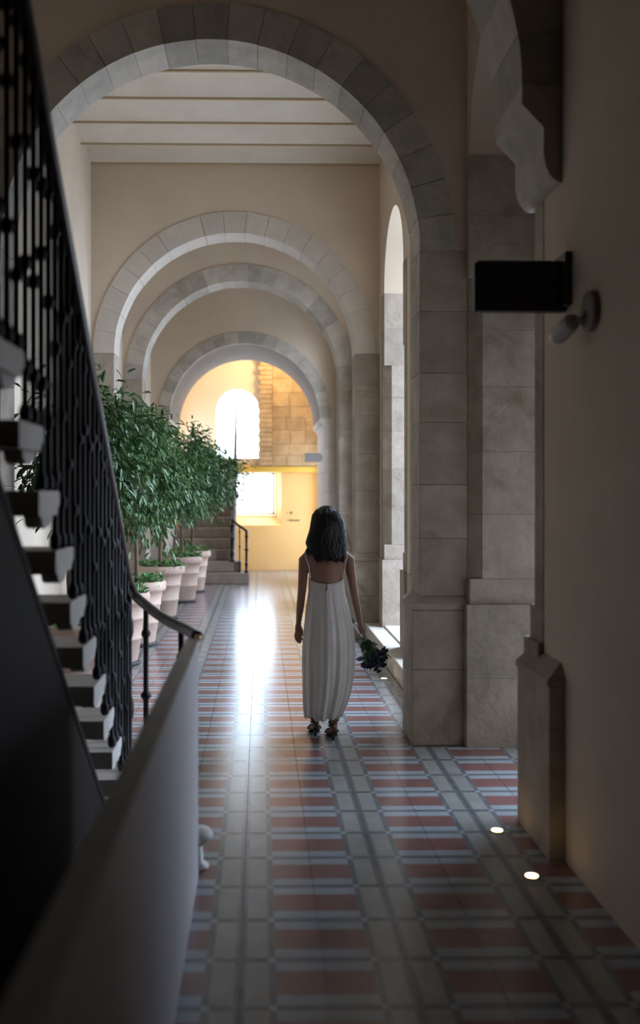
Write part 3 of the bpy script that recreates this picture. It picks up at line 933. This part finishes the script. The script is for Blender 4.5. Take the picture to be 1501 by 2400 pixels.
def potted_tree(x, y, crown, seed, label, nleaf=2600, single=0):
    r_ = np.random.default_rng(seed)
    t = thing('potted_tree', (x, y, 0), label, 'potted tree', 'potted trees along the left wall')
    inst('saucer', sau_me, t, (x, y, 0)); inst('pot', pot_me, t, (x, y, 0.0), r_.uniform(0, 6)); inst('soil', soi_me, t, (x, y, 0))
    (cx, cy, cz, rx, rz) = crown
    # trunk
    m = MB()
    zb, zt = 0.66, cz - 0.55 * rz
    P = [Vector((x + 0.03 * math.sin(3 * q / 7.0 + seed) * (q / 7), y + 0.02 * math.cos(4 * q / 7 + seed) * (q / 7), zb + (zt - zb) * q / 7)) for q in range(8)]
    m.tube(P, [0.026 - 0.007 * q / 7 for q in range(8)], 9)
    m.build('trunk', 'bark', t, smooth=True)
    top = np.array(P[-1])
    # clumps
    V = []; Fc = []
    ncl = 46
    clumps = []
    while len(clumps) < ncl:
        d = r_.normal(size=3); d /= np.linalg.norm(d)
        if d[2] < -0.75: continue
        rr = r_.uniform(0.45, 0.95)
        lump = 1 + 0.12 * math.sin(5 * d[0] + seed) + 0.1 * math.sin(4 * d[2] + 2 * seed)
        cpt = np.array([cx, cy, cz]) + d * np.array([rx, rx, rz]) * rr * lump
        if cpt[0] < XL + 0.17: continue
        clumps.append((cpt, d))
    for q in range(7):
        tgt = clumps[q * 6][0]
        mid = (top * 0.55 + tgt * 0.45) + np.array([0, 0, 0.08])
        m = MB(); m.tube([Vector(top - np.array([0, 0, 0.05])), Vector(mid), Vector(tgt)], [0.014, 0.009, 0.004], 6)
        m.build('branch', 'bark', t, smooth=True)
    singles = []
    for i in range(nleaf):
        cpt, d0 = clumps[r_.integers(ncl)]
        o = r_.normal(size=3) * np.array([0.11, 0.11, 0.10])
        p = cpt + o
        if p[0] < XL + 0.12: continue
        rel = (p - np.array([cx, cy, cz])) / np.array([rx, rx, rz])
        d = rel * 0.8 + r_.normal(size=3) * 0.55 + np.array([0, 0, -0.75])
        M = leaf_frame(d, r_.uniform(-0.8, 0.8))
        l = r_.uniform(0.065, 0.12); w = l * r_.uniform(0.28, 0.38)
        if single and len(singles) < single and np.linalg.norm(rel) > 0.85 and rel[1] < 0.25 and rel[0] > -0.5:
            singles.append((p, M, l / 0.10)); continue
        g_ = leaf_geo(l, w) @ M.T + p
        b = len(V)
        V.extend(g_.tolist()); Fc.extend([tuple(b + k for k in q) for q in LEAF_F])
    m = MB(); m.v = V; m.f = Fc; m.m = [0] * len(Fc)
    tag(m.build('foliage', 'leaf', t, smooth=True), None, None, None, 'stuff')
    for p, M, s_ in singles:
        o = bpy.data.objects.new('leaf', single_me); COL.objects.link(o); o.parent = t
        mw = Matrix(((M[0, 0] * s_, M[0, 1] * s_, M[0, 2] * s_, p[0] - x), (M[1, 0] * s_, M[1, 1] * s_, M[1, 2] * s_, p[1] - y), (M[2, 0] * s_, M[2, 1] * s_, M[2, 2] * s_, p[2]), (0, 0, 0, 1)))
        o.matrix_local = mw
    # low planting in the pot
    V = []; Fc = []
    for i in range(330):
        a = r_.uniform(0, 2 * math.pi); rr = 0.30 * math.sqrt(r_.uniform(0, 1))
        p = np.array([x + rr * math.cos(a), y + rr * math.sin(a), 0.69 + r_.uniform(0.0, 0.09)])
        d = np.array([math.cos(a), math.sin(a), 0.2]) * r_.uniform(0.4, 1) + r_.normal(size=3) * 0.45
        if d[2] < -0.1 and rr < 0.26: d[2] = 0.1
        M = leaf_frame(d, r_.uniform(-0.8, 0.8))
        l = r_.uniform(0.04, 0.085)
        g_ = leaf_geo(l, l * 0.45) @ M.T + p
        b = len(V); V.extend(g_.tolist()); Fc.extend([tuple(b + k for k in q) for q in LEAF_F])
    m = MB(); m.v = V; m.f = Fc; m.m = [0] * len(Fc)
    tag(m.build('low_planting', 'ground_leaf', t, smooth=True), None, None, None, 'stuff')
    return t

potted_tree(-1.44, 7.60, (-1.42, 7.60, 1.95, 0.42, 0.72), 3, 'nearest potted tree, half hidden behind the iron balusters', 2800)
potted_tree(-1.43, 9.92, (-1.34, 9.90, 1.88, 0.55, 0.74), 5, 'potted tree behind the handrail, second pot from the near stair', 3600, 60)
potted_tree(-1.39, 11.20, (-1.36, 11.10, 1.90, 0.56, 0.74), 8, 'leafy potted tree with a clearly visible bent trunk', 3800, 60)
potted_tree(-1.36, 13.60, (-1.24, 13.60, 1.88, 0.58, 0.76), 11, 'potted tree in the wide pale-streaked pot mid-row', 3800, 60)
potted_tree(-1.24, 15.70, (-1.08, 15.70, 1.92, 0.60, 0.82), 14, 'potted tree second from the far stair', 3600, 30)
potted_tree(-1.19, 17.30, (-0.90, 17.20, 1.95, 0.62, 0.80), 19, 'farthest potted tree, right before the far stone steps', 3600, 30)

# ------------------------------------------------------------------ walking woman
K = H / 575.0
WY = FH / 575.0
def W(px, py, dy=0.0): return Vector(((px - VPX) * K, WY + dy, (1735 - py) * K))
wbase = W(765, 1735)
person = thing('person', (wbase.x, WY, 0), 'woman with dark shoulder-length hair walking away in a long white dress', 'person')
def ell(cx, cy, z, rx, ry, n=24):
    return [(cx + rx * math.cos(2 * math.pi * k / n), cy + ry * math.sin(2 * math.pi * k / n), z) for k in range(n)]
B = MB()
rows = [(1520, 768, 44, .105, 0), (1490, 768, 47, .115, 0), (1450, 767, 43, .105, .0), (1415, 766, 37, .09, .0), (1390, 766, 35, .082, 0), (1365, 766, 37, .085, 0), (1335, 766, 40, .088, .0), (1312, 766, 46, .082, .0), (1300, 766, 47, .070, 0.0), (1291, 766, 36, .056, 0.0), (1283, 766, 21, .048, .0), (1274, 766, 16.5, .046, .008), (1258, 766, 16, .046, .016), (1246, 766, 17, .052, .022)]
B.rings([ell(W(cx, 0).x, WY + dy, (1735 - py) * K, hw * K, ry) for py, cx, hw, ry, dy in rows])
# head: skull and jaw
hd = [(1262, 8, .03, .075), (1256, 15, .05, .060), (1246, 20, .072, .045), (1236, 23.5, .084, .035), (1224, 26, .092, .028), (1212, 26.5, .094, .024), (1202, 24, .086, .020), (1194, 18, .064, .016), (1190, 9, .032, .014)]
B.rings([ell(W(766, 0).x, WY + dy, (1735 - py) * K, hw * K, ry) for py, hw, ry, dy in hd])
hx = W(766, 0).x
B.tube([(hx, WY + 0.112, 1.475), (hx, WY + 0.128, 1.455), (hx, WY + 0.140, 1.432), (hx, WY + 0.118, 1.424)], [0.008, 0.011, 0.014, 0.010], 8)     # nose
for s_ in (-1, 1):
    B.ball((hx + s_ * 0.078, WY + 0.03, 1.455), 0.026, 8, 6, sc=(0.4, 0.7, 1.1))     # ears
    B.tube([(hx + s_ * 0.018, WY + 0.106, 1.492), (hx + s_ * 0.045, WY + 0.092, 1.490)], 0.009, 6)   # brow
# arms
def arm(pp, rr): B.tube([W(*p) for p in pp], [r * K for r in rr], 14)
arm([(752, 1303, 0), (724, 1301, 0), (713, 1312, 0), (711, 1345, .0), (708, 1385, -.01), (704, 1425, .01), (700.5, 1462, .03)], [14, 13.5, 13, 11.5, 10, 9, 6.3])
arm([(780, 1303, 0), (808, 1301, 0), (819, 1312, 0), (823, 1345, .0), (829, 1385, -.012), (837, 1425, .0), (845, 1464, .02)], [14, 13.5, 13, 11.5, 10, 9, 6.3])
# left hand: palm, four curled fingers, thumb
B.tube([W(700.5, 1460, .03), W(700, 1472, .035), W(700.5, 1485, .04)], [5.8 * K, 8.5 * K, 8.2 * K], 10, ry=0.55)
for (a, b, c_, d_) in (((694.5, 1484, .05), (693, 1494, .055), (695, 1502, .05), (699, 1507, .04)), ((698, 1486, .045), (697, 1497, .05), (699.5, 1506, .046), (703.5, 1511, .036)),
                       ((702, 1486, .04), (701.5, 1496, .045), (703.5, 1504, .04), (707, 1508, .032)), ((705.5, 1484, .034), (706, 1492, .038), (707.5, 1498, .034), (710, 1501, .028))):
    B.tube([W(*a), W(*b), W(*c_), W(*d_)], [0.0086, 0.0082, 0.0076, 0.0062], 8)
B.tube([W(705, 1470, .05), W(709, 1480, .065), W(710, 1489, .07), W(709, 1496, .068)], [0.010, 0.0095, 0.0085, 0.0065], 8)
# right hand closed round the stems
HA = W(845, 1464, .02); HP = W(851, 1481, .02)
B.tube([HA, W(848, 1473, .02), W(853, 1486, .02)], [5.8 * K, 8.5 * K, 8.0 * K], 10, ry=0.6)
ax_ = (W(870, 1540, .03) - W(824, 1452, .03)).normalized()
stem_c = W(848.5, 1484, .045)
for q, off in enumerate((-0.030, -0.010, 0.010, 0.029)):
    c0 = stem_c + ax_ * off
    u = Vector((0, 1, 0)); u = (u - ax_ * u.dot(ax_)).normalized(); v = ax_.cross(u)
    if v.x < 0: v = -v
    fp = []
    for t in (-1.6, -0.6, 0.4, 1.4, 2.3):
        fp.append(c0 + v * (math.cos(t) * 0.022) + u * (math.sin(t) * 0.022))
    rf = [0.0095, 0.0092, 0.0088, 0.008, 0.0066]
    B.tube(fp, [r * (0.9 if q == 3 else 1) for r in rf], 8)
B.tube([W(846, 1474, .03), W(843, 1480, .045), W(842.5, 1488, .058), W(845, 1495, .062)], [0.0105, 0.010, 0.009, 0.007], 8)
# legs and feet
def leg(pp, rr): B.tube([W(*p) for p in pp], [r * K for r in rr], 16)
LF = 0.16
leg([(754, 1490, 0), (751, 1530, .03), (748, 1580, .07), (746, 1605, .09), (744, 1640, .08), (743, 1670, .10), (742, 1690, LF - .045), (742, 1702, LF - .04), (742, 1712, LF - .035)], [25, 24, 20, 16, 15.5, 13, 10, 9.5, 9])
leg([(781, 1490, 0), (783, 1530, .0), (784, 1580, -.0), (784, 1605, .0), (784, 1640, -.02), (783, 1670, -.015), (782, 1692, .0), (782, 1708, .005), (782, 1716, .01)], [25, 24, 20, 16, 15.5, 13, 9.8, 9.3, 9])
def foot(cx, yoff):
    x = W(cx, 0).x
    B.tube([(x, WY + yoff - 0.045, 0.078), (x, WY + yoff + 0.0, 0.070), (x, WY + yoff + 0.06, 0.048), (x, WY + yoff + 0.115, 0.026), (x, WY + yoff + 0.15, 0.022)], [0.022, 0.028, 0.032, 0.036, 0.030], 12, ry=0.62)
    for q in range(5):
        xo = (q - 2) * 0.0125
        B.tube([(x + xo, WY + yoff + 0.145, 0.02), (x + xo * 1.05, WY + yoff + 0.185 - abs(q - 1.5) * 0.006, 0.017)], [0.0085, 0.0065], 7)
foot(742, LF - 0.0); foot(782, 0.045)
raw = B.build('body_raw', 'skin', None)
rm = raw.modifiers.new('remesh', 'REMESH'); rm.mode = 'VOXEL'; rm.voxel_size = 0.0052; rm.use_smooth_shade = True
sm = raw.modifiers.new('smooth', 'SMOOTH'); sm.factor = 0.5; sm.iterations = 3
dg = bpy.context.evaluated_depsgraph_get()
me = bpy.data.meshes.new_from_object(raw.evaluated_get(dg))
bpy.data.objects.remove(raw)
me.name = 'body'
me.materials.clear(); me.materials.append(MATS['skin'])
me.transform(Matrix.Translation(-Vector((wbase.x, WY, 0))))
me.polygons.foreach_set('use_smooth', [True] * len(me.polygons))
body = bpy.data.objects.new('body', me); COL.objects.link(body); body.parent = person
for s_ in (-1, 1):
    m = MB(); m.ball((hx + s_ * 0.031, WY + 0.103, 1.474), 0.0115, 10, 8); e = m.build('eye', 'eye_white', person, smooth=True)
    m = MB(); m.ball((hx + s_ * 0.031, WY + 0.1125, 1.474), 0.0042, 8, 6); m.build('pupil', 'lens_black', e, smooth=True)
m = MB(); m.tube([(hx - 0.022, WY + 0.108, 1.398), (hx - 0.008, WY + 0.118, 1.401), (hx, WY + 0.119, 1.399), (hx + 0.008, WY + 0.118, 1.401), (hx + 0.022, WY + 0.108, 1.398)], [0.003, 0.007, 0.0075, 0.007, 0.003], 7)
m.build('lips', 'lips', person, smooth=True)

# hair
m = MB()
hr = [(1185, 766, 7, .03, .0), (1188, 766, 15, .056, -.0), (1195, 765.5, 24, .084, -.005), (1208, 766, 33, .104, -.012), (1224, 768, 37.5, .112, -.022), (1242, 767.5, 39.5, .110, -.030), (1258, 765, 42, .104, -.038), (1272, 763.5, 45, .098, -.046), (1284, 766, 43.5, .093, -.052), (1296, 770, 38.5, .088, -.056), (1305, 772.5, 34.5, .084, -.058), (1311, 773, 30, .074, -.060)]
rgs = []
nn = 72
for i, (py, cx, hw, ry, dy) in enumerate(hr):
    rg = []
    for k in range(nn):
        a = 2 * math.pi * k / nn
        f = 1 + (0.018 * math.sin(9 * a + i * 0.35) + 0.014 * math.sin(17 * a - i * 0.5) + 0.012 * math.sin(29 * a + i * 0.2)) * min(1, i / 4)
        zz = (1735 - py) * K
        if i >= 10: zz += 0.010 * math.sin(11 * a) + 0.007 * math.sin(23 * a + 1)
        rg.append((W(cx, 0).x + hw * K * f * math.cos(a), WY + dy + ry * f * math.sin(a), zz))
    rgs.append(rg)
m.rings(rgs)
def interp(py):
    for i in range(len(hr) - 1):
        if hr[i][0] <= py <= hr[i + 1][0]:
            t = (py - hr[i][0]) / (hr[i + 1][0] - hr[i][0])
            return [hr[i][j] * (1 - t) + hr[i + 1][j] * t for j in range(5)]
    return list(hr[-1])
for q in range(150):
    a = random.uniform(math.pi * 0.92, math.pi * 2.08)
    P = []; endp = random.uniform(1290, 1319); st = random.uniform(1192, 1225)
    for t in range(9):
        py = st + (endp - st) * t / 8
        _, cx, hw, ry, dy = interp(min(py, 1311))
        aa = a + 0.13 * math.sin(t * 0.9 + q)
        f = 1.012 + 0.03 * math.sin(q * 1.7 + t * 0.9) * (t / 8)
        P.append((W(cx, 0).x + hw * K * f * math.cos(aa), WY + dy + ry * f * math.sin(aa), (1735 - py) * K))
    m.tube(P, [0.003, 0.005, 0.006, 0.0065, 0.0065, 0.006, 0.005, 0.004, 0.0015], 5)
for q in range(7):     # loose strands on the right, a flick on the left
    P = [W(806 + q * 0.6, 1225 + 6 * q, -.02), W(814 + q, 1245 + 5 * q, -.03), W(818 + q * 0.8, 1262 + 5 * q, -.03), W(822 + q, 1282 + 4 * q, -.03)]
    if q < 3: m.tube(P, [0.0012, 0.001, 0.0009, 0.0005], 4)
for q in range(14):
    P = [W(726 + q * 0.4, 1268 + q, -.05), W(722, 1280 + q * 0.7, -.06), W(717 + 0.3 * q, 1290 + q * 0.7, -.06), W(720 + q * 0.3, 1298 + q * 0.3, -.055)]
    m.tube(P, [0.006, 0.006, 0.005, 0.0015], 5)
m.build('hair', 'hair', person, smooth=True)

# dress
dr = [(1352, 765, 40.5, .093, 0), (1362, 765, 41, .094, 0), (1374, 765.5, 42, .094, 0), (1384, 766, 42.5, .094, 0), (1392, 766, 43.5, .096, 0), (1410, 767, 46.5, .105, 0), (1435, 768.5, 51, .118, 0), (1465, 770.5, 56, .132, 0), (1500, 771.5, 60.5, .145, 0.01),
      (1540, 771.5, 61.5, .155, .02), (1580, 771, 60, .16, .025), (1620, 768, 56, .165, .035), (1650, 764, 51, .165, .04), (1668, 760.5, 46, .165, .045), (1682, 758.5, 42.5, .165, .05)]
rgs = []
nn = 160
for i, (py, cx, hw, ry, dy) in enumerate(dr):
    rg = []
    amp = max(0, (py - 1384) / 304.0)
    for k in range(nn):
        a = 2 * math.pi * k / nn
        fold = (0.55 * math.sin(15 * a + 0.8 * math.sin(a * 2)) + 0.35 * math.sin(26 * a + 1.3) + 0.3 * math.sin(8 * a + 2)) * (0.0012 + 0.0095 * amp ** 0.8 if py >= 1384 else 0.0006)
        # walking: cloth is drawn in behind the trailing leg
        dent = 0.0
        if py > 1520:
            dent = -0.028 * ((py - 1520) / 168.0) * math.exp(-((a - math.pi * 1.52) / 0.16) ** 2)
        z = (1735 - py) * K
        back = max(0.0, -math.sin(a))
        if i == 0: z -= 0.040 * back ** 1.2; z += 0.03 * max(0, math.sin(a))
        if i == 1: z -= 0.022 * back ** 1.2
        if i == 2: z -= 0.006 * back
        if i == len(dr) - 1: z += 0.008 * math.sin(5 * a + 1) + 0.006 * math.sin(13 * a)
        rx_, ry_ = hw * K + fold + dent, ry + fold + dent
        rg.append((W(cx, 0).x + rx_ * math.cos(a), WY + dy + ry_ * math.sin(a), z))
    rgs.append(rg)
m = MB(); m.rings(rgs, True, False)
dress = m.build('dress', 'dress', person, smooth=True)
so = dress.modifiers.new('solid', 'SOLIDIFY'); so.thickness = 0.003; so.offset = 1
for (xa, xb, s_) in ((727, 716, -1), (803, 812, 1)):
    m = MB()
    m.tube([W(xa, 1354, -.070), W(xa * 0.8 + xb * 0.2, 1338, -.080), W((xa + xb) / 2, 1320, -.080), W(xb, 1302, -.062), W(xb, 1293, -.015), W(xb, 1299, .045), W(xa, 1325, .09), W(xa, 1352, .085)], 0.0045, 7)
    m.build('shoulder_strap', 'dress', dress, smooth=True)
m = MB(); m.tube([W(764, 1366, -.098), W(764.5, 1374, -.101), W(763, 1381, -.102)], [0.004, 0.003, 0.005], 7); m.build('zip_pull', 'mark_dark', dress, smooth=True)
m = MB(); m.tube([W(764.5, 1380, -.0975), W(765, 1410, -.107), W(767, 1440, -.122)], 0.003, 6); m.build('zip_seam', 'dress', dress, smooth=True)

# sandals
for (cx, yo) in ((742, LF), (782, 0.045)):
    x = W(cx, 0).x
    sd = MB()
    sl = []
    for (yy, zz, hw) in ((-0.07, 0.058, 0.022), (-0.03, 0.056, 0.029), (0.02, 0.042, 0.031), (0.07, 0.018, 0.036), (0.11, 0.004, 0.041), (0.16, 0.003, 0.040), (0.195, 0.004, 0.026)):
        sl.append([(x - hw, WY + yo + yy, zz), (x + hw, WY + yo + yy, zz), (x + hw, WY + yo + yy, zz - 0.003 if zz < 0.01 else zz - 0.008), (x - hw, WY + yo + yy, zz - 0.003 if zz < 0.01 else zz - 0.008)])
    sd.rings(sl)
    sandal = sd.build('sandal', 'sandal', person)
    m = MB(); m.tube([(x, WY + yo - 0.055, 0.0), (x, WY + yo - 0.052, 0.03), (x, WY + yo - 0.048, 0.052)], [0.010, 0.011, 0.020], 10); m.build('heel', 'sandal', sandal, smooth=True)
    for (yy, zz, rr, rz_) in ((-0.040, 0.115, 0.034, 0.02), (-0.045, 0.090, 0.033, -0.035), (0.075, 0.040, 0.046, 0.0), (0.120, 0.026, 0.047, 0.0)):
        m = MB()
        ring = [(x + rr * math.cos(2 * math.pi * k / 16), WY + yo + yy + (0.034 if zz > 0.08 else 0.0) * math.sin(2 * math.pi * k / 16) , zz + (rz_ * math.cos(2 * math.pi * k / 16) if zz > 0.08 else max(0, math.sin(2 * math.pi * k / 16)) * 0.030 - 0.012)) for k in range(17)]
        m.tube(ring, 0.0045, 6); m.build('strap', 'sandal', sandal, smooth=True)

# bouquet
bq = thing('bouquet', W(848.5, 1484, .045), 'bouquet of dark blue flowers hanging head down from the woman\'s hand', 'bouquet')
top_ = W(825, 1452, .045); low_ = W(858, 1505, .045); fc = W(872, 1548, .05)
dirv = (fc - top_).normalized()
uu = Vector((0, 1, 0)); uu = (uu - dirv * uu.dot(dirv)).normalized(); vv = dirv.cross(uu)
heads = []
for q in range(44):
    a = q * 2.39996; rr = math.sqrt((q + 0.5) / 44)
    end = low_ + dirv * (0.20 - 0.10 * rr * rr + random.uniform(-0.05, 0.03)) + (uu * math.cos(a) + vv * math.sin(a)) * (0.10 * rr)
    heads.append(end)
for q in range(14):
    a = q * 2.1; o = (uu * math.cos(a) + vv * math.sin(a)) * 0.009 * (0.3 + (q % 3) * 0.35)
    m = MB(); m.tube([top_ + o * 1.4 + dirv * random.uniform(-0.012, 0.02), W(848.5, 1484, .045) + o * 0.9, low_ + o * 1.5, heads[q * 2]], [0.0028, 0.0028, 0.0026, 0.0018], 5)
    m.build('stem', 'stem_green', bq, smooth=True)
m = MB(); m.tube([W(832, 1463, .045), W(836, 1468, .045), W(844, 1479, .045), W(849, 1486, .045), W(854, 1494, .045)], [0.0135, 0.0145, 0.0140, 0.0140, 0.015], 12); m.build('ribbon', 'ribbon', bq, smooth=True)
def flower_me(mname, matn, seed):
    r_ = random.Random(seed)
    f = MB()
    for ringn, (cnt, tilt, l) in enumerate(((6, 1.15, 0.027), (6, 0.75, 0.024), (5, 0.35, 0.018))):
        for k in range(cnt):
            a = 2 * math.pi * k / cnt + ringn * 0.5 + r_.uniform(-.15, .15)
            dx, dz = math.sin(tilt) * l, math.cos(tilt) * l
            ca, sa = math.cos(a), math.sin(a); w = l * 0.38
            f.add([(0, 0, 0), (ca * dx * .6 - sa * w, sa * dx * .6 + ca * w, dz * .6), (ca * dx, sa * dx, dz), (ca * dx * .6 + sa * w, sa * dx * .6 - ca * w, dz * .6)], [(0, 3, 2, 1)])
    f.ball((0, 0, 0.004), 0.007, 6, 5)
    return f.mesh(mname, matn, smooth=True)
fme = [flower_me('flower', 'flower_blue', 1), flower_me('flower', 'flower_dark', 2), flower_me('flower', 'flower_dark', 3)]
for q, hpos in enumerate(heads):
    o = inst('flower', fme[0 if q % 3 == 0 else (1 + q % 2)], bq, hpos, scale=(1.0 + 0.35 * random.random(),) * 3)
    dd = (hpos - low_ + dirv * 0.05).normalized()
    o.rotation_euler = dd.to_track_quat('Z', 'Y').to_euler()
lf = MB()
for q in range(190):
    a = random.uniform(0, 6.28); t = random.uniform(0.0, 1.0)
    p = low_ + dirv * (0.17 * t - 0.01) + (uu * math.cos(a) + vv * math.sin(a)) * (0.02 + 0.075 * t * random.random())
    d = np.array(dirv * 1.0 + (uu * math.cos(a) + vv * math.sin(a)) * 0.55) + rng.normal(size=3) * 0.25
    M = leaf_frame(d, random.uniform(-1, 1)); l = random.uniform(0.035, 0.07)
    g_ = leaf_geo(l, l * 0.22) @ M.T + np.array(p)
    lf.add(g_.tolist(), LEAF_F)
tag(lf.build('greenery', 'stem_green', bq, smooth=True), None, None, None, 'stuff')
